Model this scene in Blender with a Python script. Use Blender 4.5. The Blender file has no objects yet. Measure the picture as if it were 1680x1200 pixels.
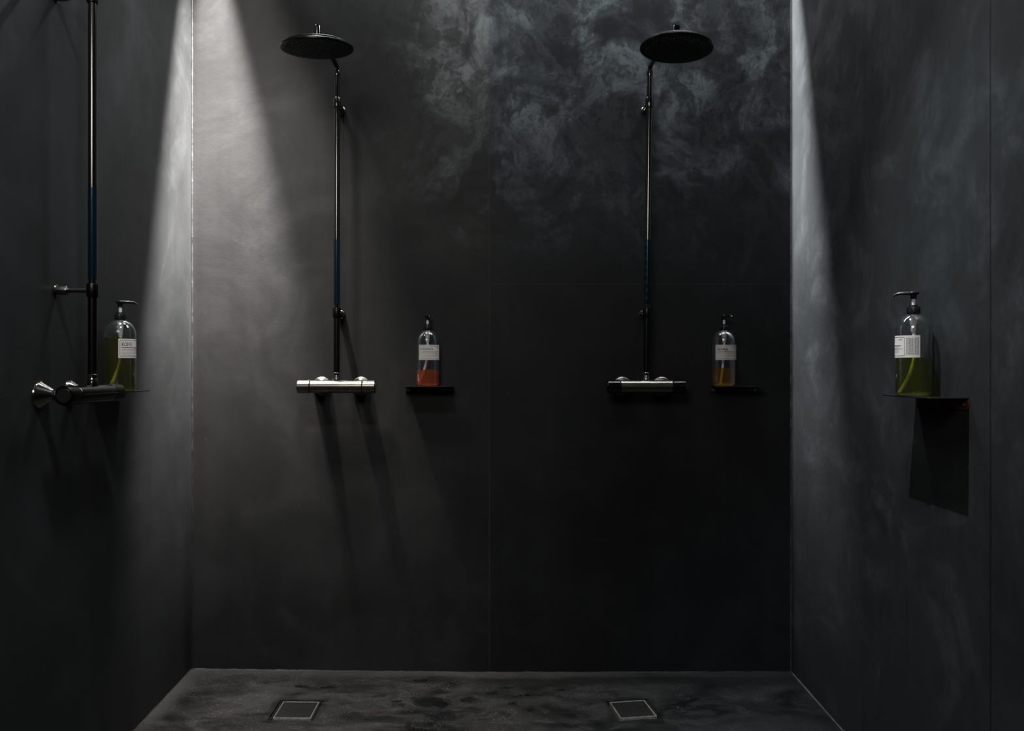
import bpy, bmesh, math, random
from mathutils import Vector, Matrix
random.seed(7)
C = bpy.context.scene
COL = C.collection
PI = math.pi

# ------------------------------------------------------------------ measures
F = 1350.0                      # focal length in pixels of a 1680 px wide frame
CH = 1.16                       # camera height
D = 3.14                        # back wall distance
XL, XR = -1.1674, 1.1186        # side walls
CEIL = 3.25
YF = -0.9                       # where the side walls stop, behind the camera
SEAM = -0.0326                  # slab joint on the back wall

# ------------------------------------------------------------------ mesh kit
def finish(name, bm, mat, parent=None, smooth=True, angle=35):
    me = bpy.data.meshes.new(name)
    bm.normal_update()
    if smooth:
        for f in bm.faces: f.smooth = True
        for e in bm.edges:
            if len(e.link_faces) == 2 and e.calc_face_angle(0) > math.radians(angle): e.smooth = False
    bm.to_mesh(me); bm.free()
    o = bpy.data.objects.new(name, me); COL.objects.link(o)
    if mat: me.materials.append(mat)
    if parent: o.parent = parent
    return o

def tag(o, label=None, cat=None, group=None, kind=None):
    if label: o['label'] = label
    if cat: o['category'] = cat
    if group: o['group'] = group
    if kind: o['kind'] = kind
    return o

def empty(name, loc, rz=0):
    o = bpy.data.objects.new(name, None); COL.objects.link(o)
    o.location = loc; o.rotation_euler = (0, 0, rz); o.empty_display_size = .05
    return o

def lathe(bm, prof, seg=40, M=None, close_ends=True):
    """prof: (radius, z) pairs from bottom to top, spun about z"""
    M = M or Matrix.Identity(4)
    rings = []
    for r, z in prof:
        if r < 1e-6: rings.append([bm.verts.new(M @ Vector((0, 0, z)))])
        else: rings.append([bm.verts.new(M @ Vector((r*math.cos(2*PI*i/seg), r*math.sin(2*PI*i/seg), z))) for i in range(seg)])
    for a, b in zip(rings, rings[1:]):
        if len(a) == 1 and len(b) == 1: continue
        for i in range(seg):
            j = (i+1) % seg
            if len(a) == 1: bm.faces.new((a[0], b[j], b[i]))
            elif len(b) == 1: bm.faces.new((a[i], a[j], b[0]))
            else: bm.faces.new((a[i], a[j], b[j], b[i]))
    if close_ends:
        if len(rings[0]) > 1: bm.faces.new(list(reversed(rings[0])))
        if len(rings[-1]) > 1: bm.faces.new(rings[-1])

def axis(p, d):
    """matrix taking +z to direction d at point p"""
    d = Vector(d).normalized()
    return Matrix.Translation(Vector(p)) @ d.to_track_quat('Z', 'Y').to_matrix().to_4x4()

def tube(bm, pts, rad, seg=20, cap=True):
    pts = [Vector(p) for p in pts]; n = len(pts)
    rads = rad if isinstance(rad, (list, tuple)) else [rad]*n
    t0 = (pts[1]-pts[0]).normalized()
    ref = Vector((1, 0, 0)) if abs(t0.x) < .9 else Vector((0, 1, 0))
    rings = []
    for i, p in enumerate(pts):
        t = (pts[min(i+1, n-1)] - pts[max(i-1, 0)]).normalized()
        u = (ref - t*ref.dot(t)).normalized(); ref = u
        v = t.cross(u)
        rings.append([bm.verts.new(p + rads[i]*(math.cos(2*PI*k/seg)*u + math.sin(2*PI*k/seg)*v)) for k in range(seg)])
    for a, b in zip(rings, rings[1:]):
        for i in range(seg):
            j = (i+1) % seg
            bm.faces.new((a[i], a[j], b[j], b[i]))
    if cap:
        bm.faces.new(list(reversed(rings[0]))); bm.faces.new(rings[-1])

def box(bm, lo, hi, bev=0.0, M=None, seg=2):
    lo, hi = Vector(lo), Vector(hi)
    b = bmesh.new()
    bmesh.ops.create_cube(b, size=1)
    for v in b.verts:
        v.co = Vector([(lo[k]+hi[k])/2 + v.co[k]*(hi[k]-lo[k]) for k in range(3)])
    if bev: bmesh.ops.bevel(b, geom=b.edges[:], offset=bev, segments=seg, affect='EDGES', profile=.5)
    if M: bmesh.ops.transform(b, matrix=M, verts=b.verts[:])
    tmp = bpy.data.meshes.new('tmp'); b.to_mesh(tmp); b.free(); bm.from_mesh(tmp); bpy.data.meshes.remove(tmp)

# ------------------------------------------------------------------ materials
class NT:
    def __init__(s, name):
        s.m = bpy.data.materials.new(name); s.m.use_nodes = True
        s.t = s.m.node_tree; s.n = s.t.nodes; s.l = s.t.links
        s.n.clear()
        s.out = s.n.new('ShaderNodeOutputMaterial')
        s.b = s.n.new('ShaderNodeBsdfPrincipled')
        s.l.new(s.b.outputs[0], s.out.inputs[0])
    def new(s, kind, **kw):
        n = s.n.new(kind)
        for k, v in kw.items(): setattr(n, k, v)
        return n
    def set(s, sock, v):
        if hasattr(v, 'is_linked') or isinstance(v, bpy.types.NodeSocket): s.l.new(v, sock)
        else: sock.default_value = v
    def math(s, op, a, b=0.0, c=0.0, clamp=False):
        n = s.new('ShaderNodeMath', operation=op, use_clamp=clamp)
        s.set(n.inputs[0], a); s.set(n.inputs[1], b); s.set(n.inputs[2], c)
        return n.outputs[0]
    def noise(s, vec, scale, detail=4, rough=.5, dist=0, lac=2):
        n = s.new('ShaderNodeTexNoise')
        s.l.new(vec, n.inputs['Vector'])
        n.inputs['Scale'].default_value = scale; n.inputs['Detail'].default_value = detail
        n.inputs['Roughness'].default_value = rough; n.inputs['Distortion'].default_value = dist
        n.inputs['Lacunarity'].default_value = lac
        return n.outputs['Fac']
    def ramp(s, f, a, b, lo=0.0, hi=1.0, smooth=True):
        n = s.new('ShaderNodeMapRange', interpolation_type='SMOOTHSTEP' if smooth else 'LINEAR')
        s.set(n.inputs[0], f); s.set(n.inputs[1], a); s.set(n.inputs[2], b); s.set(n.inputs[3], lo); s.set(n.inputs[4], hi)
        return n.outputs[0]
    def mix(s, f, a, b, mode='MIX'):
        n = s.new('ShaderNodeMix', data_type='RGBA', blend_type=mode)
        s.set(n.inputs[0], f); s.set(n.inputs[6], a); s.set(n.inputs[7], b)
        return n.outputs[2]
    def mapping(s, vec, scale=(1, 1, 1), loc=(0, 0, 0)):
        n = s.new('ShaderNodeMapping'); s.l.new(vec, n.inputs[0])
        n.inputs['Scale'].default_value = scale; n.inputs['Location'].default_value = loc
        return n.outputs[0]
    def pos(s):
        n = s.new('ShaderNodeTexCoord'); return n.outputs['Object']
    def xyz(s, v):
        n = s.new('ShaderNodeSeparateXYZ'); s.l.new(v, n.inputs[0]); return n.outputs
    def bump(s, h, strength=.2, dist=.01):
        n = s.new('ShaderNodeBump'); n.inputs['Strength'].default_value = strength; n.inputs['Distance'].default_value = dist
        s.l.new(h, n.inputs['Height']); s.l.new(n.outputs[0], s.b.inputs['Normal'])

def rgb(r, g, b): return (r, g, b, 1)

def simple(name, col, rough=.5, metal=0.0, bump=0.0, bscale=200, spec=.5, var=.12, coat=0):
    k = NT(name); p = k.pos()
    n = k.noise(p, bscale, 3, .6)
    c = k.mix(k.ramp(n, .3, .7), rgb(*[v*(1-var) for v in col]), rgb(*[min(1, v*(1+var)) for v in col]))
    k.l.new(c, k.b.inputs['Base Color'])
    k.l.new(k.ramp(n, .3, .7, rough*.85, min(1, rough*1.15)), k.b.inputs['Roughness'])
    k.b.inputs['Metallic'].default_value = metal
    k.b.inputs['Specular IOR Level'].default_value = spec
    k.b.inputs['Coat Weight'].default_value = coat
    if bump: k.bump(n, bump, .001)
    return k.m

def concrete(name, base, cloud, cloudiness, horiz='x', seams=(), gloss=.42, streak=.35, zcloud=(0.9, 2.2), dark=None, hseam=None, bscale=1.0, cmask=None, spec=.12):
    """troweled plaster: broad mottling, warped pale wisps, vertical trowel streaks, fine grain"""
    k = NT(name); p = k.pos(); X, Y, Z = k.xyz(p)
    H = X if horiz == 'x' else Y
    broad = k.noise(p, 1.3, 5, .55, .6)
    blot = k.noise(k.mapping(p, loc=(4.1, 2.2, 7.7)), 3.4, 7, .62, 1.2)
    # warped wisps
    wn = k.new('ShaderNodeTexNoise'); k.l.new(k.mapping(p, scale=(1.2, 1.2, 1.0)), wn.inputs['Vector'])
    wn.inputs['Scale'].default_value = 2.3; wn.inputs['Detail'].default_value = 5; wn.inputs['Roughness'].default_value = .6
    va = k.new('ShaderNodeVectorMath', operation='SCALE'); k.l.new(wn.outputs['Color'], va.inputs[0]); va.inputs['Scale'].default_value = .75
    vb = k.new('ShaderNodeVectorMath', operation='ADD'); k.l.new(p, vb.inputs[0]); k.l.new(va.outputs[0], vb.inputs[1])
    w1 = k.noise(vb.outputs[0], 3.0, 9, .66, .5)
    ridge = k.math('SUBTRACT', 1.0, k.math('MULTIPLY', k.math('ABSOLUTE', k.math('SUBTRACT', w1, .5)), 9.0), clamp=True)
    ridge = k.math('POWER', ridge, 1.6)
    wz = k.ramp(k.math('ADD', Z, k.math('MULTIPLY', broad, .9)), zcloud[0], zcloud[1])
    patch = k.ramp(blot, .45, .70)
    wisp = k.math('MULTIPLY', k.math('MULTIPLY', k.math('ADD', k.math('MULTIPLY', ridge, k.math('ADD', .25, k.math('MULTIPLY', patch, 1.1))), k.math('MULTIPLY', patch, .30)), wz), cloudiness, clamp=True)
    if cmask: wisp = k.math('MULTIPLY', wisp, k.ramp(k.math('ADD', H, k.math('MULTIPLY', k.math('SUBTRACT', broad, .5), .8)), cmask[0], cmask[1]))
    # vertical streaks
    st = k.noise(k.mapping(p, scale=(14, 14, .5)), 1.0, 5, .6, .3)
    st2 = k.noise(k.mapping(p, scale=(90, 90, 1.6)), 1.0, 3, .6)
    fine = k.noise(p, 60, 4, .7)
    col = k.mix(k.ramp(broad, .35, .68), rgb(*[v*.78 for v in base]), rgb(*[v*1.22 for v in base]))
    col = k.mix(k.math('MULTIPLY', k.ramp(blot, .45, .75), .35), col, rgb(*[v*1.7 for v in base]))
    col = k.mix(wisp, col, rgb(*cloud))
    s1 = k.math('ADD', k.math('MULTIPLY', st, streak), k.math('MULTIPLY', st2, streak*.45))
    mul = k.math('ADD', 1.0 - streak*.72, s1)
    mul = k.math('MULTIPLY', mul, k.math('ADD', .90, k.math('MULTIPLY', fine, .2)))
    gh = k.new('ShaderNodeCombineColor')
    for i in range(3): k.l.new(mul, gh.inputs[i])
    col = k.mix(1.0, col, gh.outputs[0], 'MULTIPLY')
    # sparse pale specks
    vo = k.new('ShaderNodeTexVoronoi'); k.l.new(p, vo.inputs['Vector']); vo.inputs['Scale'].default_value = 9
    sp = k.ramp(vo.outputs['Distance'], .010, .022, 1, 0)
    col = k.mix(k.math('MULTIPLY', sp, .6), col, rgb(.14, .15, .15))
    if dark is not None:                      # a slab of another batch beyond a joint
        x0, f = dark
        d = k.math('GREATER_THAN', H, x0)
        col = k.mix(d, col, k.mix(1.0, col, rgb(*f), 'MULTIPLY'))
    h = k.math('ADD', k.math('MULTIPLY', blot, .22), k.math('MULTIPLY', fine, .12))
    h = k.math('ADD', h, k.math('MULTIPLY', st2, .10))
    for s in seams:
        wob = k.math('ADD', H, k.math('MULTIPLY', k.math('SUBTRACT', k.noise(p, 6, 3), .5), .004))
        m = k.ramp(k.math('ABSOLUTE', k.math('SUBTRACT', wob, s[0])), s[1], s[1]*1.8, 1, 0)
        col = k.mix(k.math('MULTIPLY', m, s[3]), col, rgb(*s[2]))
        h = k.math('SUBTRACT', h, k.math('MULTIPLY', m, 1.2))
    if hseam:
        z0, x0, c = hseam
        m = k.ramp(k.math('ABSOLUTE', k.math('SUBTRACT', Z, z0)), .0010, .002, 1, 0)
        m = k.math('MULTIPLY', m, k.math('GREATER_THAN', H, x0))
        col = k.mix(k.math('MULTIPLY', m, .18), col, rgb(*c))
    k.l.new(col, k.b.inputs['Base Color'])
    k.l.new(k.ramp(blot, .3, .7, gloss, gloss+.16), k.b.inputs['Roughness'])
    k.b.inputs['Specular IOR Level'].default_value = spec
    k.bump(h, .15*bscale, .006)
    return k.m

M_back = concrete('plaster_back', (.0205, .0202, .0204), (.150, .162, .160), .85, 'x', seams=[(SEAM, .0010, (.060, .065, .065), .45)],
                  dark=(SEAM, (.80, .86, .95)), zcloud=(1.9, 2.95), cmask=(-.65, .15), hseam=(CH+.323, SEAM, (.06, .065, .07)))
M_left = concrete('plaster_left', (.0243, .0250, .0258), (.050, .055, .058), .3, 'y', zcloud=(1.6, 3.2))
M_right = concrete('plaster_right', (.0215, .0226, .0232), (.060, .064, .065), .32, 'y', seams=[(1.869, .0022, (.010, .010, .010), .85)],
                   zcloud=(-.6, 1.2), gloss=.5)
M_ceil = simple('ceiling_paint', (.03, .03, .03), .8)
M_caulk = simple('joint_caulk', (.045, .045, .043), .6, bump=.5, bscale=60, var=.5)
M_caulk_d = simple('joint_caulk_dark', (.007, .007, .007), .6, bump=.5, bscale=60, var=.6)

def floor_mat():
    k = NT('wet_screed'); p = k.pos(); X, Y, Z = k.xyz(p)
    a = k.noise(k.mapping(p, scale=(1, 1.8, 1)), 2.1, 6, .6, 1.0)
    b = k.noise(p, 14, 7, .68, .8)
    f = k.noise(p, 140, 3, .7)
    g = k.noise(k.mapping(p, scale=(1, 2.2, 1), loc=(3, 1, 0)), 5.5, 8, .68, 1.6)
    col = k.mix(k.ramp(a, .38, .62), rgb(.0075, .0073, .0075), rgb(.040, .038, .036))
    col = k.mix(k.math('MULTIPLY', k.ramp(g, .48, .66), .75), col, rgb(.070, .067, .063))
    col = k.mix(k.math('MULTIPLY', k.ramp(g, .47, .36), .65), col, rgb(.008, .008, .0085))
    grit = k.noise(p, 230, 2, .6)
    col = k.mix(k.math('MULTIPLY', k.math('MULTIPLY', k.ramp(grit, .56, .66), k.ramp(b, .45, .6)), .9), col, rgb(.26, .25, .24))
    col = k.mix(k.math('MULTIPLY', k.math('MULTIPLY', k.ramp(f, .5, .35), k.ramp(b, .35, .6)), .6), col, rgb(.008, .008, .008))
    # pale edge along the left wall and along the foot of the back wall
    ew = k.math('ADD', X, k.math('MULTIPLY', k.math('SUBTRACT', g, .5), .08))
    col = k.mix(k.math('MULTIPLY', k.ramp(ew, XL+.07, XL+.015), .6), col, rgb(.095, .09, .085))
    eb = k.math('ADD', Y, k.math('MULTIPLY', k.math('SUBTRACT', g, .5), .05))
    col = k.mix(k.math('MULTIPLY', k.ramp(eb, D-.07, D-.025), .55), col, rgb(.075, .071, .067))
    # darker towards the right
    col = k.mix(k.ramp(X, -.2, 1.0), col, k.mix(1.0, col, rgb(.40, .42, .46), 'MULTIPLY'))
    # pale strip at the wall foot and a dark band in front of it
    wob = k.math('ADD', Y, k.math('MULTIPLY', k.math('SUBTRACT', k.noise(p, 2.5, 4), .5), .05))
    band = k.math('MULTIPLY', k.ramp(wob, D-.14, D-.10), k.ramp(wob, D-.035, D-.065))
    band = k.math('MULTIPLY', band, k.ramp(X, -.5, .3, .15, .8))
    col = k.mix(band, col, rgb(.010, .010, .010))
    # damp marks
    wet = None
    spots = [(-.285, 3.06, .028, .012), (-.165, 3.04, .022, .010), (.03, 3.0, .03, .014), (-.02, 2.95, .02, .014), (.09, 2.93, .018, .012),
             (-.72, 2.99, .03, .012), (-.62, 2.99, .015, .008), (-.10, 2.90, .03, .018), (-.2, 2.86, .025, .016), (.06, 2.86, .02, .02),
             (.105, 2.82, .018, .018), (-.38, 2.74, .06, .02), (-.30, 2.79, .04, .014), (.2, 2.70, .06, .02), (.22, 2.98, .02, .008), (-.25, 2.66, .06, .02),
             (-.42, 2.92, .02, .010), (-.35, 2.88, .016, .008)]
    for (sx, sy, rx, ry) in spots:
        dx = k.math('DIVIDE', k.math('SUBTRACT', k.math('ADD', X, k.math('MULTIPLY', k.math('SUBTRACT', b, .5), .16)), sx), rx)
        dy = k.math('DIVIDE', k.math('SUBTRACT', k.math('ADD', Y, k.math('MULTIPLY', k.math('SUBTRACT', b, .5), .05)), sy), ry)
        d = k.math('ADD', k.math('MULTIPLY', dx, dx), k.math('MULTIPLY', dy, dy))
        m = k.ramp(d, .3, 2.2, 1, 0)
        wet = m if wet is None else k.math('MAXIMUM', wet, m)
    # dark rims round the drains
    for (sx, sy) in ((-.685, 2.80), (.462, 2.82)):
        dx = k.math('ABSOLUTE', k.math('SUBTRACT', X, sx)); dy = k.math('ABSOLUTE', k.math('SUBTRACT', Y, sy))
        d = k.math('ADD', k.math('MAXIMUM', dx, dy), k.math('MULTIPLY', k.math('SUBTRACT', b, .5), .05))
        wet = k.math('MAXIMUM', wet, k.ramp(d, .085, .105, .75, 0))
    col = k.mix(k.math('MULTIPLY', wet, .7), col, rgb(.007, .007, .008))
    k.l.new(col, k.b.inputs['Base Color'])
    r = k.ramp(a, .3, .7, .34, .6)
    k.l.new(k.math('SUBTRACT', r, k.math('MULTIPLY', wet, .22)), k.b.inputs['Roughness'])
    k.l.new(k.math('ADD', .16, k.math('MULTIPLY', wet, .3)), k.b.inputs['Specular IOR Level'])
    k.bump(k.math('ADD', k.math('MULTIPLY', b, .5), k.math('MULTIPLY', f, .5)), .7, .006)
    return k.m
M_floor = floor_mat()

def brushed(name, col, rough, ax=2, bump=.05, scale=900):
    k = NT(name); p = k.pos()
    sc = [1, 1, 1]; sc[ax] = .02
    n = k.noise(k.mapping(p, scale=sc), scale, 3, .6)
    k.b.inputs['Base Color'].default_value = rgb(*col); k.b.inputs['Metallic'].default_value = 1
    k.l.new(k.ramp(n, .3, .7, rough*.85, rough*1.2), k.b.inputs['Roughness'])
    k.bump(n, bump, .0004)
    return k.m
M_nickel = brushed('brushed_nickel', (.26, .245, .21), .25, 0)
M_darkchrome = brushed('dark_mixer_metal', (.075, .075, .078), .16, 0)
M_chrome = brushed('chrome', (.27, .265, .25), .16, 2, .02)
M_pipe = brushed('riser_chrome', (.12, .118, .112), .17, 2, .02)
M_headm = brushed('dark_shower_metal', (.03, .029, .028), .3, 0, .02)
M_plate = simple('spray_rubber', (.012, .012, .012), .55)
M_nozzle = simple('nozzle_rubber', (.09, .088, .085), .4)
M_steel = simple('blackened_steel', (.012, .013, .014), .42, .6, .2, 300)
M_brown_steel = simple('brown_steel', (.075, .020, .010), .5, .3, .4, 40, var=.5)  # reddish brown tone for a single flange
M_screw = simple('screw_metal', (.22, .22, .22), .35, 1)
M_drain = simple('drain_cover', (.014, .0135, .013), .6, .0, .6, 120, var=.4, spec=.12)
M_drimm = simple('drain_trim', (.30, .29, .27), .4, .3, .3, 200, var=.4)
M_gap = simple('drain_pit', (.006, .006, .006), .7)
M_blackp = simple('black_plastic', (.012, .012, .013), .28)
M_whitep = simple('white_plastic', (.88, .88, .90), .4)
M_paper = simple('label_paper', (.78, .72, .68), .7, var=.04)
M_ink = simple('label_ink', (.03, .03, .03), .7)
M_inkf = simple('label_ink_faint', (.16, .14, .13), .7)
M_lamp = simple('lamp_housing', (.04, .04, .04), .5)

def blue_reflection_mat(name, dots):  # blue reflection on the riser painted into the pipe's colour
    k = NT(name); p = k.pos(); X, Y, Z = k.xyz(p)
    k.b.inputs['Metallic'].default_value = .6; k.b.inputs['Roughness'].default_value = .18
    base = rgb(.006, .022, .034)
    if dots:
        n = k.new('ShaderNodeTexWave', bands_direction='Z'); k.l.new(p, n.inputs[0]); n.inputs['Scale'].default_value = 11
        n.inputs['Distortion'].default_value = .6
        m = k.math('MULTIPLY', k.ramp(n.outputs['Fac'], .5, .7), k.ramp(k.math('ABSOLUTE', k.math('SUBTRACT', X, -.001)), .0008, .0016, 1, 0))
        k.l.new(k.mix(m, base, rgb(.04, .15, .24)), k.b.inputs['Base Color'])
    else: k.b.inputs['Base Color'].default_value = base
    return k.m
M_blue_refl = blue_reflection_mat('pipe_blue_reflection', False); M_blue_refl_d = blue_reflection_mat('pipe_blue_reflection_marked', True)

def clear_mat():
    k = NT('clear_bottle'); k.n.remove(k.b)
    tr = k.new('ShaderNodeBsdfTransparent'); tr.inputs[0].default_value = rgb(.93, .95, .95)
    gl = k.new('ShaderNodeBsdfGlossy'); gl.inputs[0].default_value = rgb(.9, .95, 1); gl.inputs[1].default_value = .07
    lw = k.new('ShaderNodeLayerWeight'); lw.inputs[0].default_value = .32
    f = k.math('ADD', k.math('MULTIPLY', lw.outputs['Facing'], .7), .07)
    mx = k.new('ShaderNodeMixShader'); k.l.new(f, mx.inputs[0]); k.l.new(tr.outputs[0], mx.inputs[1]); k.l.new(gl.outputs[0], mx.inputs[2])
    df = k.new('ShaderNodeBsdfDiffuse'); df.inputs[0].default_value = rgb(.5, .55, .6)
    m2 = k.new('ShaderNodeMixShader'); m2.inputs[0].default_value = .012
    k.l.new(mx.outputs[0], m2.inputs[1]); k.l.new(df.outputs[0], m2.inputs[2]); k.l.new(m2.outputs[0], k.out.inputs[0])
    return k.m
M_clear = clear_mat()

def liquid_mat(name, tint, body, amount):
    """coloured see-through soap with a little scatter"""
    k = NT(name); k.n.remove(k.b)
    tr = k.new('ShaderNodeBsdfTransparent'); tr.inputs[0].default_value = rgb(*tint)
    tl = k.new('ShaderNodeBsdfTranslucent'); tl.inputs[0].default_value = rgb(*body)
    df = k.new('ShaderNodeBsdfDiffuse'); df.inputs[0].default_value = rgb(*body)
    a = k.new('ShaderNodeMixShader'); a.inputs[0].default_value = .45
    k.l.new(tl.outputs[0], a.inputs[1]); k.l.new(df.outputs[0], a.inputs[2])
    p = k.pos(); X, Y, Z = k.xyz(p)
    low = k.ramp(Z, .003, .014, .5, 0)                       # highlight at the bottle foot, put in as extra body colour
    f = k.math('ADD', low, amount)
    b = k.new('ShaderNodeMixShader'); k.l.new(f, b.inputs[0]); k.l.new(tr.outputs[0], b.inputs[1]); k.l.new(a.outputs[0], b.inputs[2])
    gl = k.new('ShaderNodeBsdfGlossy'); gl.inputs[1].default_value = .12
    lw = k.new('ShaderNodeLayerWeight'); lw.inputs[0].default_value = .2
    c = k.new('ShaderNodeMixShader'); k.l.new(k.math('MULTIPLY', lw.outputs['Facing'], .12), c.inputs[0])
    k.l.new(b.outputs[0], c.inputs[1]); k.l.new(gl.outputs[0], c.inputs[2]); k.l.new(c.outputs[0], k.out.inputs[0])
    return k.m
M_orange = liquid_mat('orange_soap', (.95, .34, .10), (1.0, .36, .09), .30)
M_amber = liquid_mat('amber_soap', (.85, .62, .10), (.80, .52, .03), .20)
M_olive = liquid_mat('olive_soap', (.60, .60, .07), (.34, .35, .012), .12)

# ------------------------------------------------------------------ room shell
def back_edge(x):            # floor height along the foot of the back wall
    if x < 0: return 0.0135*min(1, (x/XL))**1.2
    return 0.002*x/XR
def floor_h(x, y):
    d = D - y
    s = .030 + (.006 if x > .5 else 0)
    return back_edge(x) - s*min(max(d, 0), .55) + .0*x

def hole_mat(cx, cy, rot): return Matrix.Translation((cx, cy, 0)) @ Matrix.Rotation(rot, 4, 'Z')
DRAINS = [(-.685, 2.80, math.radians(-1)), (.462, 2.82, math.radians(9))]
DS = .077                    # half side of the drain recess

bm = bmesh.new()
xs = [XL + (XR-XL)*i/80 for i in range(81)]
ys = [YF + (D-YF)*i/120 for i in range(121)]
grid = [[bm.verts.new((x, y, floor_h(x, y))) for x in xs] for y in ys]
for j in range(120):
    for i in range(80): bm.faces.new((grid[j][i], grid[j][i+1], grid[j+1][i+1], grid[j+1][i]))
# give the slab thickness so the recesses can be cut
top = bm.faces[:]
ret = bmesh.ops.extrude_face_region(bm, geom=top)
for g in ret['geom']:
    if isinstance(g, bmesh.types.BMVert): g.co.z = -.12
for f in bm.faces: pass
bmesh.ops.recalc_face_normals(bm, faces=bm.faces[:])
floor = finish('floor', bm, M_floor, smooth=False); tag(floor, kind='structure')
floor['label'] = 'dark damp screed floor'
cb = bmesh.new()
for (cx, cy, r) in DRAINS: box(cb, (-DS, -DS, -.075), (DS, DS, .1), M=hole_mat(cx, cy, r))
cut = finish('cutter', cb, None, smooth=False)
mod = floor.modifiers.new('cut', 'BOOLEAN'); mod.object = cut; mod.operation = 'DIFFERENCE'; mod.solver = 'EXACT'
dg = bpy.context.evaluated_depsgraph_get(); dg.update()
nm = bpy.data.meshes.new_from_object(floor.evaluated_get(dg))
floor.modifiers.clear(); floor.data = nm
bpy.data.objects.remove(cut, do_unlink=True)
if not nm.materials: nm.materials.append(M_floor)

def wall(name, lo, hi, mat, label):
    bm = bmesh.new(); box(bm, lo, hi)
    o = finish(name, bm, mat, smooth=False); tag(o, kind='structure'); o['label'] = label
    return o
T = .12
wall('wall_back', (XL-T, D, -.12), (XR+T, D+T, CEIL), M_back, 'charcoal plaster wall behind the showers')
wall('wall_left', (XL-T, YF, -.12), (XL, D, CEIL), M_left, 'charcoal plaster wall on the left')
wall('wall_right', (XR, YF, -.12), (XR+T, D, CEIL), M_right, 'charcoal plaster wall on the right')
wall('ceiling', (XL-T, YF, CEIL), (XR+T, D+T, CEIL+T), M_ceil, 'dark ceiling above the showers')

# caulked joints
def bead(name, pts, r, mat, wob=.0006):
    bm = bmesh.new(); P = []
    a, b = Vector(pts[0]), Vector(pts[1]); n = int((b-a).length/.02)
    for i in range(n+1):
        p = a.lerp(b, i/n)
        P.append(p)
    tube(bm, P, [r + random.uniform(-wob, wob) for _ in P], 8)
    o = finish(name, bm, mat); tag(o, kind='structure'); o['label'] = 'caulked joint'
    return o
bead('trim_1', ((XL+.0015, D-.0015, 0), (XL+.0015, D-.0015, CEIL)), .0035, M_caulk_d)
bead('trim_2', ((XR-.001, D-.001, 0), (XR-.001, D-.001, CEIL)), .0025, M_caulk)
bm = bmesh.new()
P = [(x, D-.0005, back_edge(x)+.0005) for x in [XL + (XR-XL)*i/160 for i in range(161)]]
tube(bm, P, [max(.0003, .0016 + random.uniform(-.0016, .0012)) for _ in P], 6)
tag(finish('trim_3', bm, M_caulk), kind='structure')['label'] = 'caulked joint at foot of back wall'
for nme, xx, s in (('trim_4', XL+.0005, 1), ('trim_5', XR-.0005, -1)):
    bm = bmesh.new()
    P = [(xx, y, floor_h(xx, y)+.0005) for y in [D - 1.4*i/80 for i in range(81)]]
    tube(bm, P, [max(.0008, .0022 + random.uniform(-.0008, .001)) for _ in P], 6)
    tag(finish(nme, bm, M_caulk), kind='structure')['label'] = 'caulked joint at foot of side wall'

# ------------------------------------------------------------------ drains
def drain(cx, cy, rot, label, fill, trim):
    z = floor_h(cx, cy)
    t = empty('floor_drain', (cx, cy, z), rot); t.rotation_euler = (math.radians(1.7), 0, rot)
    tag(t, label, 'drain', 'square drains in the shower floor')
    bm = bmesh.new(); w = DS-.002
    for (a, b) in (((-w, -w), (w, -w+.003)), ((-w, w-.003), (w, w)), ((-w, -w+.003), (-w+.003, w-.003)), ((w-.003, -w+.003), (w, w-.003))):
        box(bm, (a[0], a[1], -.02), (b[0], b[1], -.0045), .0005)
    box(bm, (-w, -w, -.022), (w, w, -.02))
    finish('frame', bm, M_gap, t)
    bm = bmesh.new(); q = w-.0115
    box(bm, (-q+.004, -q+.004, -.018), (q-.004, q-.004, .0005), .001)
    cov = finish('cover', bm, fill, t)
    bm = bmesh.new()
    for (a, b) in (((-q, -q), (q, -q+.004)), ((-q, q-.004), (q, q)), ((-q, -q+.004), (-q+.004, q-.004)), ((q-.004, -q+.004), (q, q-.004))):
        box(bm, (a[0], a[1], -.019), (b[0], b[1], .002), .0006)
    finish('trim_edge', bm, trim, cov)
    bm = bmesh.new()
    for i in range(46):
        x, y = random.uniform(-q, q), random.uniform(-q, q); r = random.uniform(.0008, .0020)
        lathe(bm, [(r, .0004), (r*.85, .0004+r*.35), (0, .0004+r*.55)], 10, Matrix.Translation((x, y, 0)))
    dr = finish('water_drops', bm, M_clearwater, cov); dr['kind'] = 'stuff'
kk = NT('water'); kk.b.inputs['Base Color'].default_value = rgb(.5, .5, .5); kk.b.inputs['Roughness'].default_value = .05
kk.b.inputs['Transmission Weight'].default_value = .85; kk.b.inputs['IOR'].default_value = 1.33
M_clearwater = kk.m
drain(*DRAINS[0], 'square floor drain speckled with water drops, below the left back shower', M_drain, M_drimm)
drain(*DRAINS[1], 'darker floor drain set slightly askew, below the right back shower', M_drain, M_drimm)

# ------------------------------------------------------------------ showers
# local frame: wall plane at y = 0, room towards -y, x along the wall, z = 0 at mixer height
def arc(c, r, a0, a1, n, u, v):
    return [Vector(c) + r*(math.cos(a0+(a1-a0)*i/n)*Vector(u) + math.sin(a0+(a1-a0)*i/n)*Vector(v)) for i in range(n+1)]

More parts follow.
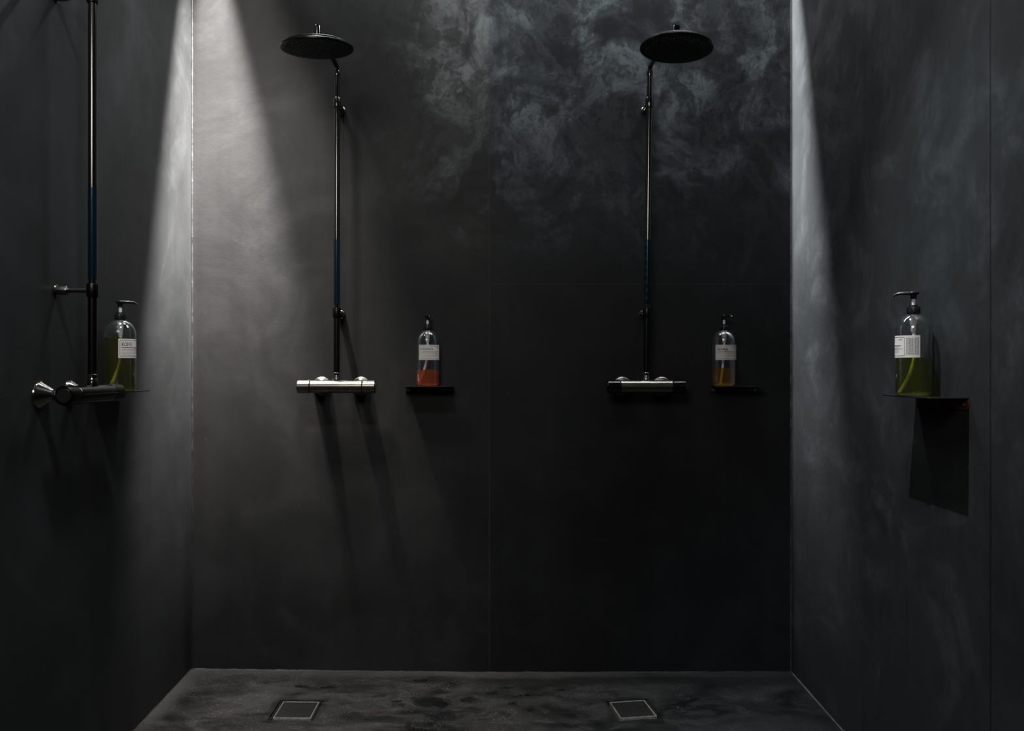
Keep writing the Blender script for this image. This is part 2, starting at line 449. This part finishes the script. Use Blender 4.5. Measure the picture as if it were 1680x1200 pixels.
def shower(loc, rz, label, metal, knob_metal, pole_lean=0.0, yaw=0.0, roll=0.0, pitch=0.0, refl_mat=M_blue_refl, cap_black=False):
    t = empty('rain_shower', loc, rz); tag(t, label, 'shower', 'rain showers on the walls')
    B = .098; R = .0242; L = .1445; K = .047
    # mixer
    bm = bmesh.new()
    prof = [(0, -L+K+.0016), (R-.003, -L+K+.0016), (R, -L+K+.0032), (R, L-K-.0032), (R-.003, L-K-.0016), (0, L-K-.0016)]
    lathe(bm, prof, 56, axis((0, -B, 0), (1, 0, 0)), False)
    lathe(bm, [(0, -.001), (.0135, -.001), (.0135, .010), (.0125, .012), (0, .012)], 32, Matrix.Translation((0.0, -B, R-.002)), False)
    mb = finish('mixer_body', bm, metal, t)
    for s in (-1, 1):
        bm = bmesh.new()
        pr = [(0, 0), (R-.0005, 0), (R+.0004, .0012), (R+.0004, K-.003), (R-.0022, K), (0, K)]
        lathe(bm, pr, 56, axis((s*(L-K), -B, 0), (s, 0, 0)), False)
        kn = finish('control_knob', bm, knob_metal, t)
        bm = bmesh.new()
        lathe(bm, [(0, 0), (R-.006, 0), (R-.007, .0012), (0, .0012)], 40, axis((s*L, -B, 0), (s, 0, 0)), False)
        finish('end_cap', bm, M_blackp if (s < 0 and cap_black) else knob_metal, kn)
        # small raised stop button on the knob
        bm = bmesh.new(); box(bm, (s*(L-K+.006)-.004, -B-.004, R-.0005), (s*(L-K+.006)+.004, -B+.004, R+.0016), .001)
        finish('stop_button', bm, knob_metal, kn)
    for s in (-1, 1):
        bm = bmesh.new()
        lathe(bm, [(0, 0), (.0355, 0), (.0362, .002), (.0352, .0048), (.0335, .0060), (.0330, .0066), (.0125, .0385), (0, .0385)], 48, axis((s*.075, 0, 0), (0, -1, 0)), False)
        es = finish('escutcheon', bm, M_nickel if not cap_black else M_chrome, t)
        bm = bmesh.new()
        lathe(bm, [(0, .037), (.0135, .037), (.0135, .047), (0, .047)], 32, axis((s*.075, 0, 0), (0, -1, 0)), False)
        lathe(bm, [(0, .047), (.0165, .047), (.0175, .049), (.0175, .062), (.0165, .064), (.0150, .064), (.0150, .080), (0, .080)], 6, axis((s*.075, 0, 0), (0, -1, 0)), False)
        finish('union_nut', bm, M_chrome, es)
    # riser: lower length, length coloured with a blue reflection, upper length
    zr = lambda h: h + .067         # heights below were measured above the camera axis
    px = lambda z: pole_lean*z
    def pipe(name, z0, z1, r, mat, par=t):
        bm = bmesh.new(); tube(bm, [(px(z0), -B, z0), (px(z1), -B, z1)], r, 28)
        return finish(name, bm, mat, par)
    pipe('riser_pipe', R+.002, zr(1.045), .0100, M_pipe)
    pipe('lower_pipe', R+.018, zr(.20), .0112, M_headm)
    pipe('blue_reflection_pipe', zr(.235), zr(.476), .0112, refl_mat)
    pipe('middle_pipe', zr(.4765), zr(.966), .0108, M_pipe)
    bm = bmesh.new()
    lathe(bm, [(.0112, 0), (.0122, .001), (.0122, .006), (.0108, .0085), (.0108, .011), (.0120, .013), (.0120, .017), (.0108, .0185)], 28, Matrix.Translation((px(.03), -B, R+.010)))
    finish('pipe_union', bm, M_chrome, t)
    for h, n in ((.982, 'u'), (.206, 'l')):
        z = zr(h)
        bm = bmesh.new()
        lathe(bm, [(.0115, -.018), (.0140, -.018), (.0146, -.0165), (.0146, .0165), (.0140, .018), (.0115, .018)], 32, Matrix.Translation((px(z), -B, z)))
        cl = finish('pipe_clamp', bm, M_pipe if n == 'u' else M_headm, t)
        bm = bmesh.new()
        lathe(bm, [(0, 0), (.0145, 0), (.0155, .0015), (.0155, .004), (.0125, .006), (.0125, .032), (.0115, .034), (.0065, .034), (.0065, .086), (0, .086)], 32, axis((px(z), 0, z), (0, -1, 0)), False)
        finish('wall_mount', bm, M_chrome, cl)
    # upper slim pipe turning into the arm
    zt = zr(1.118); r0 = .022
    c, s = math.cos(yaw), math.sin(yaw)
    f = Vector((s, -c, 0))                       # arm direction in plan
    base = Vector((px(zt), -B, 0))
    arm_len = .335
    path = [base + Vector((0, 0, zr(1.04))), base + Vector((0, 0, zt-r0))]
    for i in range(1, 9):
        a = PI/2*i/8
        path.append(base + f*(r0*(1-math.cos(a))) + Vector((0, 0, zt-r0+r0*math.sin(a))))
    path.append(base + f*(arm_len-.03) + Vector((0, 0, zt)))
    bm = bmesh.new(); tube(bm, path, .0090, 24); finish('shower_arm', bm, M_pipe, t)
    bm = bmesh.new()
    lathe(bm, [(.009, -.009), (.0112, -.009), (.0116, -.007), (.0116, .007), (.0112, .009), (.009, .009)], 28, Matrix.Translation(base + Vector((0, 0, zt-r0-.004))))
    finish('arm_collar', bm, M_pipe, t)
    hc = base + f*arm_len + Vector((0, 0, zr(1.054)))
    # the head with its stem
    hd_e = Matrix.Translation(hc) @ Matrix.Rotation(pitch, 4, 'X') @ Matrix.Rotation(roll, 4, 'Y')
    bm = bmesh.new()
    lathe(bm, [(.0, -.003), (.1165, -.003), (.1192, -.001), (.1192, .0035), (.1175, .0050), (.106, .0060), (.105, .0135), (.1035, .0150), (.030, .0180), (.026, .022), (.0145, .0255), (.0125, .028), (0, .028)], 96, hd_e, False)
    hd = finish('shower_head', bm, M_headm, t, angle=28)
    bm = bmesh.new()
    lathe(bm, [(0, .024), (.0125, .024), (.0125, .070), (.0115, .0735), (0, .0735)], 32, Matrix.Translation(hc), False)
    tube(bm, [hc - f*.035 + Vector((0, 0, zt-hc.z)), hc + Vector((0, 0, zt-hc.z))], .0092, 24)
    finish('stem', bm, M_pipe, hd)
    bm = bmesh.new()
    lathe(bm, [(0, -.0042), (.112, -.0042), (.1135, -.0025), (0, -.0025)], 96, hd_e, False)
    sp = finish('spray_plate', bm, M_plate, hd)
    bm = bmesh.new(); st = .0125
    for i in range(-9, 10):
        for j in range(-9, 10):
            x, y = (i + .5*(j % 2))*st, j*st*.87
            if math.hypot(x, y) < .101:
                lathe(bm, [(0, -.0068), (.0013, -.0068), (.0021, -.0040)], 8, hd_e @ Matrix.Translation((x, y, 0)), False)
    finish('nozzles', bm, M_nozzle, sp)['kind'] = 'stuff'
    return t

ZM = CH - .067
shower((-.5965, D, ZM), 0, 'rain shower with bright nickel mixer bar, on the back wall nearer the lit left corner', M_nickel, M_nickel,
       pole_lean=.0012, yaw=math.radians(0), roll=math.radians(-1.0), pitch=math.radians(5.0))
shower((.548, D, ZM), 0, 'rain shower with dark-banded mixer bar, on the shaded right half of the back wall', M_nickel, M_darkchrome,
       pole_lean=.011, yaw=math.radians(4.5), roll=math.radians(3.3), pitch=math.radians(-1.5), refl_mat=M_blue_refl_d)
shower((XL, 2.170, ZM), math.radians(90), 'shower pipe and black mixer bar on the left side wall, its head above the frame', M_darkchrome, M_headm,
       cap_black=True)

# ------------------------------------------------------------------ shelves
def shelf(loc, rz, w, label, flange_mat=M_steel, dep=.09):
    t = empty('steel_shelf', loc, rz); tag(t, label, 'shelf', 'small folded steel shelves on the walls')
    th = .003
    bm = bmesh.new(); box(bm, (-w/2, -dep, -th), (w/2, 0, 0), .0008); finish('shelf_plate', bm, M_steel, t)
    bm = bmesh.new(); box(bm, (-w/2, -.003, -.029), (w/2, 0, -th), .0006); fl = finish('wall_flange', bm, flange_mat, t)
    for s in (-1, 1):
        bm = bmesh.new()
        lathe(bm, [(0, 0), (.0052, 0), (.0052, .0012), (.0035, .0026), (.0018, .0028), (.0012, .0018), (0, .0018)], 20, axis((s*(w/2-.013), -.003, -.016), (0, -1, 0)), False)
        finish('screw', bm, M_screw, fl)
    return t
ZS = CH - .066
def px_x(x, y): return (x-817)*y/F
shelf((px_x(705, D), D, ZS), 0, .183, 'black folded steel shelf carrying the orange soap bottle, between the two back showers')
shelf((px_x(1204, D), D, ZS), 0, .18, 'black folded steel shelf carrying the amber soap bottle, near the right corner')
shelf((XR, 2.077, ZS-.004), math.radians(-90), .248, 'steel shelf with red-brown flange on the right wall, casting a long shadow', M_brown_steel)
shelf((XL, 2.45, ZS-.001), math.radians(90), .19, 'thin steel shelf on the left wall behind the dark mixer, under a bottle')
shelf((XL, 1.70, ZS+.002), math.radians(90), .18, 'end of a thin steel shelf at the left edge of the photo, holding nothing', dep=.09)

# ------------------------------------------------------------------ soap bottles
R0 = .0432
OUT = [(.0, .0), (.034, 0), (.0395, .0012), (.0425, .006), (R0, .012), (R0, .168), (.0424, .176), (.0395, .186), (.034, .1955), (.027, .2030), (.0195, .2075), (.0150, .2095), (.0140, .212), (.0140, .216)]
def inner(z):
    pr = [(r-.0016, z_) for r, z_ in OUT[1:]]
    for (r0, z0), (r1, z1) in zip(pr, pr[1:]):
        if z0 <= z <= z1: return r0 + (r1-r0)*(z-z0)/max(1e-6, z1-z0)
    return R0-.0016

def curved(bm, pts2d_faces, rad):
    """faces given as lists of (angle, z) wrapped on the bottle; angle 0 faces -y, positive to +x"""
    for f in pts2d_faces:
        bm.faces.new([bm.verts.new((rad*math.sin(a), -rad*math.cos(a), z)) for a, z in f])

def band(bm, a0, a1, z0, z1, rad, n=None):
    n = n or max(1, int(abs(a1-a0)/.06))
    for i in range(n):
        b0, b1 = a0+(a1-a0)*i/n, a0+(a1-a0)*(i+1)/n
        curved(bm, [[(b0, z0), (b1, z0), (b1, z1), (b0, z1)]], rad)

def text_on(bm, s, a_start, z_base, size, rad, stretch=1.0, rot=False):
    cu = bpy.data.curves.new('tx', 'FONT'); cu.body = s; cu.size = size; cu.resolution_u = 2; cu.offset = size*.02
    o = bpy.data.objects.new('tx', cu); COL.objects.link(o)
    d = bpy.context.evaluated_depsgraph_get(); d.update()
    me = bpy.data.meshes.new_from_object(o.evaluated_get(d))
    b = bmesh.new(); b.from_mesh(me); bmesh.ops.triangulate(b, faces=b.faces[:])
    for v in b.verts:
        x, y = v.co.x*stretch, v.co.y
        a = a_start + x/rad
        v.co = Vector((rad*math.sin(a), -rad*math.cos(a), z_base + y))
    m2 = bpy.data.meshes.new('t2'); b.to_mesh(m2); b.free(); bm.from_mesh(m2)
    bpy.data.meshes.remove(m2); bpy.data.meshes.remove(me); bpy.data.objects.remove(o, do_unlink=True); bpy.data.curves.remove(cu)

def dashes(bm, a0, a1, z, h, rad, seed):
    r = random.Random(seed); a = a0
    while a < a1:
        w = r.uniform(.03, .11); band(bm, a, min(a+w, a1), z, z+h, rad, 2); a += w + .018

def bottle(loc, view_rz, label, soap, fill, soapname, lab_a, nozzle_a, word, tube_end, tube_mid, faint=False, head_mat=None, sz=1.0, wordsize=.0160):
    t = empty('soap_bottle', loc, view_rz); t.scale = (sz,)*3 if sz != 1.0 else (1, 1, 1)
    tag(t, label, 'bottle', 'pump soap bottles on the shelves')
    bm = bmesh.new(); lathe(bm, OUT, 64, close_ends=False); bo = finish('bottle_body', bm, M_clear, t, angle=60)
    # soap inside
    pr = [(0, .0022), (.031, .0022), (.0375, .0034), (.0405, .0075)]
    pr += [(R0-.0014, .013)]
    if fill > .168: pr += [(R0-.0014, .168)] + [(r-.0014, z) for r, z in OUT if .168 < z < fill] + [(inner(fill), fill)]
    else: pr += [(R0-.0014, fill)]
    pr += [(0, fill+.0001)]
    bm = bmesh.new(); lathe(bm, pr, 64, close_ends=False); finish('liquid_soap', bm, soap, t, angle=50)
    # collar and pump
    bm = bmesh.new()
    lathe(bm, [(0, .2100), (.0152, .2100), (.0158, .2115), (.0158, .2255), (.0148, .228), (.0105, .229), (.0105, .2325), (0, .2325)], 40, close_ends=False)
    for i in range(30):
        a = 2*PI*i/30; box(bm, (.0154, -.0006, .212), (.0163, .0006, .225), M=Matrix.Rotation(a, 4, 'Z'))
    finish('pump_collar', bm, M_blackp, t)
    bm = bmesh.new(); tube(bm, [(0, 0, .231), (0, 0, .2515)], .0044, 20); finish('pump_stem', bm, M_whitep, t)
    bm = bmesh.new()
    lathe(bm, [(0, .2490), (.0068, .2490), (.0078, .2510), (.0078, .2585), (.0120, .2600), (.0132, .2620), (.0130, .2650), (.0105, .2672), (0, .2680)], 36, close_ends=False)
    d = Vector((math.sin(nozzle_a), -math.cos(nozzle_a), 0))
    P = [d*.004 + Vector((0, 0, .2632)), d*.018 + Vector((0, 0, .2640)), d*.030 + Vector((0, 0, .2640)), d*.038 + Vector((0, 0, .2625)), d*.044 + Vector((0, 0, .2592)), d*.047 + Vector((0, 0, .2560))]
    tube(bm, P, [.0052, .0048, .0040, .0034, .0029, .0026], 18)
    finish('pump_head', bm, head_mat or M_blackp, t)
    # chamber and dip tube inside
    bm = bmesh.new()
    lathe(bm, [(0, .209), (.0105, .209), (.0100, .200), (.0090, .198), (.0086, .184), (.0072, .182), (.0066, .166), (.0045, .162), (0, .162)][::-1], 28, close_ends=False)
    finish('pump_chamber', bm, M_whitep, t)
    bm = bmesh.new(); x1, xm = tube_end, tube_mid
    P = []
    for i in range(15):
        u = i/14; z = .164 + (.006-.164)*u
        x = (1-u)**2*0 + 2*u*(1-u)*xm + u*u*x1
        P.append((x, .002*u, z))
    tube(bm, P, .0045, 16); finish('dip_tube', bm, M_whitep, t)
    # label
    z0, z1, RL = .098, .154, R0+.0004
    A = lab_a; W = math.radians(122); W2 = math.radians(47)
    bm = bmesh.new(); band(bm, A, A+W+W2, z0, z1, RL)
    lb = finish('paper_label', bm, M_paper, t, angle=80)
    bm = bmesh.new(); r2 = RL+.0002; i0, i1 = A+.09, A+W; e = .0011; rr = .0035
    za, zb = z0+.0040, z1-.0040
    band(bm, i0+rr/r2, i1-rr/r2, za, za+e, r2); band(bm, i0+rr/r2, i1-rr/r2, zb-e, zb, r2)
    band(bm, i0, i0+e/r2, za+rr, zb-rr, r2, 1); band(bm, i1-e/r2, i1, za+rr, zb-rr, r2, 1)
    for (ca, cz, q) in ((i0+rr/r2, zb-rr, 2), (i1-rr/r2, zb-rr, 1), (i0+rr/r2, za+rr, 3), (i1-rr/r2, za+rr, 4)):
        st = {1: 0, 2: PI/2, 3: PI, 4: 1.5*PI}[q]
        for i in range(5):
            t0, t1 = st+PI/2*i/5, st+PI/2*(i+1)/5
            curved(bm, [[(ca+rr*math.cos(t0)/r2, cz+rr*math.sin(t0)), (ca+(rr-e)*math.cos(t0)/r2, cz+(rr-e)*math.sin(t0)), (ca+(rr-e)*math.cos(t1)/r2, cz+(rr-e)*math.sin(t1)), (ca+rr*math.cos(t1)/r2, cz+rr*math.sin(t1))]], r2)
    if not faint: text_on(bm, word, i0+.11, z1-.0215, wordsize, r2, .66)
    else: text_on(bm, word, i0+.11, z1-.0195, wordsize*.8, r2, .9)
    dashes(bm, i1-.42, i1-.16, zb-.0075, .0016, r2, 3)
    dashes(bm, i0+.12, i1-.25, z0+.0290, .0022, r2, 5)
    band(bm, i0+.12, i1-.12, z0+.0215, z0+.0222, r2)
    for i, zz in enumerate((.0245, .0165, .0125)): dashes(bm, i0+.12, i1-.4, z0+zz, .0010, r2, 11+i)
    dashes(bm, i0+.12, i1-.9, z0+.0075, .0010, r2, 17)
    # small print turned sideways on the second panel
    r = random.Random(4)
    for i in range(9):
        a = A+W+.10+i*.075; z = z0+.007
        while z < z1-.007:
            h = r.uniform(.002, .006); band(bm, a, a+.032, z, min(z+h, z1-.006), r2, 1); z += h+.0012
    finish('printing', bm, M_inkf if faint else M_ink, lb, smooth=False)
    return t

def vrot(x, y): return -math.atan2(x, y)       # turn the front of a bottle to the camera's side
def rad(a): return math.radians(a)
bx, by = px_x(701.5, D-.050), D-.050
bottle((bx, by, ZS), vrot(bx, by), 'clear pump bottle a third full of orange soap, on the back wall shelf', M_orange, .062, 'orange', rad(-47), rad(8), 'KIRSIKKA', -.036, .006, faint=True)
bx, by = px_x(1188, D-.050), D-.050
bottle((bx, by, ZS), vrot(bx, by), 'clear pump bottle a third full of amber soap, on the rightmost back wall shelf', M_amber, .068, 'amber', rad(-45), rad(38), 'HUNAJA', -.014, .000)
bx, by = XL+.052, 2.43
bottle((bx, by, ZS-.001), vrot(bx, by), 'nearly full bottle of olive green soap on the left wall shelf behind the mixer', M_olive, .158, 'olive', rad(-7), rad(88), 'KOIVU', -.032, .012)
bx, by = XR-.052, 2.112
bottle((bx, by, ZS-.004), vrot(bx, by), 'half full bottle of olive green soap on the right wall shelf', M_olive, .098, 'olive', rad(-149), rad(-88), 'KATAJA', -.034, .016, wordsize=.0125)

# ------------------------------------------------------------------ lights
def aim(o, target):
    o.rotation_euler = (Vector(target)-o.location).to_track_quat('-Z', 'Y').to_euler()
def spot(name, loc, target, energy, angle, blend, size, col=(1, 1, 1)):
    l = bpy.data.lights.new(name, 'SPOT'); l.energy = energy; l.spot_size = math.radians(angle); l.spot_blend = blend
    l.shadow_soft_size = size; l.color = col
    o = bpy.data.objects.new(name, l); COL.objects.link(o); o.location = loc; aim(o, target)
    return o
def area(name, loc, target, energy, sx, sy, col=(1, 1, 1), spread=180):
    l = bpy.data.lights.new(name, 'AREA'); l.shape = 'RECTANGLE'; l.size = sx; l.size_y = sy; l.energy = energy; l.color = col
    l.spread = math.radians(spread)
    o = bpy.data.objects.new(name, l); COL.objects.link(o); o.location = loc; aim(o, target)
    return o
WARM = (1, .95, .89); COOL = (.86, .95, 1.0)
def lens(o, kind, shutters=(), dim=None, side=None):
    """spot with a falloff and shutters made up in nodes to shape its beam.
    shutters: (axis, sign, a, b): light passes once the slope of the ray along sign*axis goes from a to b; several are OR-ed"""
    o.rotation_euler = (0, 0, 0)
    l = o.data; l.use_nodes = True; t = l.node_tree; e = t.nodes['Emission']; N = t.nodes; L = t.links
    f = N.new('ShaderNodeLightFalloff'); f.inputs['Strength'].default_value = 1.0
    cur = f.outputs[kind]
    if shutters:
        g = N.new('ShaderNodeTexCoord'); x = N.new('ShaderNodeSeparateXYZ'); L.new(g.outputs['Normal'], x.inputs[0])
        az = N.new('ShaderNodeMath'); az.operation = 'ABSOLUTE'; L.new(x.outputs[2], az.inputs[0])
        acc = None; raw = None
        if side:                     # node mask keeping the light off one side altogether
            d = N.new('ShaderNodeMath'); d.operation = 'DIVIDE'; L.new(x.outputs[side[0]], d.inputs[0]); L.new(az.outputs[0], d.inputs[1])
            m = N.new('ShaderNodeMath'); m.operation = 'MULTIPLY'; L.new(d.outputs[0], m.inputs[0]); m.inputs[1].default_value = side[1]
            r = N.new('ShaderNodeMapRange'); L.new(m.outputs[0], r.inputs[0]); r.inputs[1].default_value = side[2]; r.inputs[2].default_value = side[3]
            q = N.new('ShaderNodeMath'); q.operation = 'MULTIPLY'; L.new(r.outputs[0], q.inputs[0]); L.new(cur, q.inputs[1]); cur = q.outputs[0]
        for (ax, sg, lo, hi) in shutters:
            d = N.new('ShaderNodeMath'); d.operation = 'DIVIDE'; L.new(x.outputs[ax], d.inputs[0]); L.new(az.outputs[0], d.inputs[1])
            m = N.new('ShaderNodeMath'); m.operation = 'MULTIPLY'; L.new(d.outputs[0], m.inputs[0]); m.inputs[1].default_value = sg*SGN
            r = N.new('ShaderNodeMapRange'); r.interpolation_type = 'SMOOTHSTEP'; L.new(m.outputs[0], r.inputs[0])
            r.inputs[1].default_value = lo; r.inputs[2].default_value = hi
            if raw is None: raw = m.outputs[0]
            else:
                w_ = N.new('ShaderNodeMath'); w_.operation = 'MAXIMUM'; L.new(raw, w_.inputs[0]); L.new(m.outputs[0], w_.inputs[1]); raw = w_.outputs[0]
            if acc is None: acc = r.outputs[0]
            else:
                q = N.new('ShaderNodeMath'); q.operation = 'MAXIMUM'; L.new(acc, q.inputs[0]); L.new(r.outputs[0], q.inputs[1]); acc = q.outputs[0]
        if dim:
            r = N.new('ShaderNodeMapRange'); L.new(raw, r.inputs[0])
            for i, v in enumerate(dim): r.inputs[i+1].default_value = v
            q = N.new('ShaderNodeMath'); q.operation = 'MULTIPLY'; L.new(acc, q.inputs[0]); L.new(r.outputs[0], q.inputs[1]); acc = q.outputs[0]
        q = N.new('ShaderNodeMath'); q.operation = 'MULTIPLY'; L.new(acc, q.inputs[0]); L.new(cur, q.inputs[1]); cur = q.outputs[0]
    L.new(cur, e.inputs['Strength'])
SGN = 1
lens(spot('corner_spotlight', (XL+.075, D-.050, 3.0), (0, 0, 0), 8200, 29, .85, .014, (1, .965, .93)), 'Constant', ((0, -1, .026, .06), (1, 1, .018, .045)), (.04, .17, 1.0, .36))
lens(spot('corner_fill_spotlight', (XL+.20, D-.12, 3.05), (0, 0, 0), 460, 46, 1.0, .03, WARM), 'Constant', ((1, 1, .040, .07),))
spot('left_wash_spotlight', (-1.02, D-.85, 3.10), (-.95, D, .95), 170, 58, 1.0, .13, (1, .97, .94))
lens(spot('right_corner_spotlight', (XR-.07, D-.010, 3.02), (0, 0, 0), 4800, 30, 1.0, .012, (.93, .97, 1)), 'Constant', ((0, 1, .022, .055),), side=(1, -1, -.006, .012))
spot('right_shelf_spotlight', (.42, 1.93, 2.98), (.98, 2.08, .70), 200, 52, 1.0, .006, COOL)
spot('left_wall_spotlight', (-.40, 1.25, 3.10), (XL, 2.2, 0.7), 88, 84, 1.0, .10, (.95, .97, 1))
area('back_wall_grazer', (.25, D-.22, 3.22), (.25, D-.05, 1.9), 32, 2.0, .04, (.93, .98, 1))
area('added_front_fill', (-.7, -.6, 2.6), (-.3, D, .9), 24, 1.2, .7, WARM)  # added fill behind the camera, brightens labels and mixers from the front

w = bpy.data.worlds.new('World'); C.world = w; w.use_nodes = True
w.node_tree.nodes['Background'].inputs[0].default_value = (.75, .9, 1, 1)
w.node_tree.nodes['Background'].inputs[1].default_value = .012

# ------------------------------------------------------------------ camera
cd = bpy.data.cameras.new('Camera'); cam = bpy.data.objects.new('Camera', cd); COL.objects.link(cam)
cam.location = (0, 0, CH); cam.rotation_euler = (PI/2, 0, 0)
cd.sensor_width = 36; cd.lens = F/1680*36; cd.shift_x = 23/1680; cd.shift_y = 5/1680
cd.clip_start = .02
C.camera = cam
C.view_settings.view_transform = 'Standard'
C.view_settings.look = 'None'
C.cycles.use_denoising = True
C.cycles.max_bounces = 10
C.cycles.transparent_max_bounces = 24
C.cycles.caustics_reflective = False; C.cycles.caustics_refractive = False
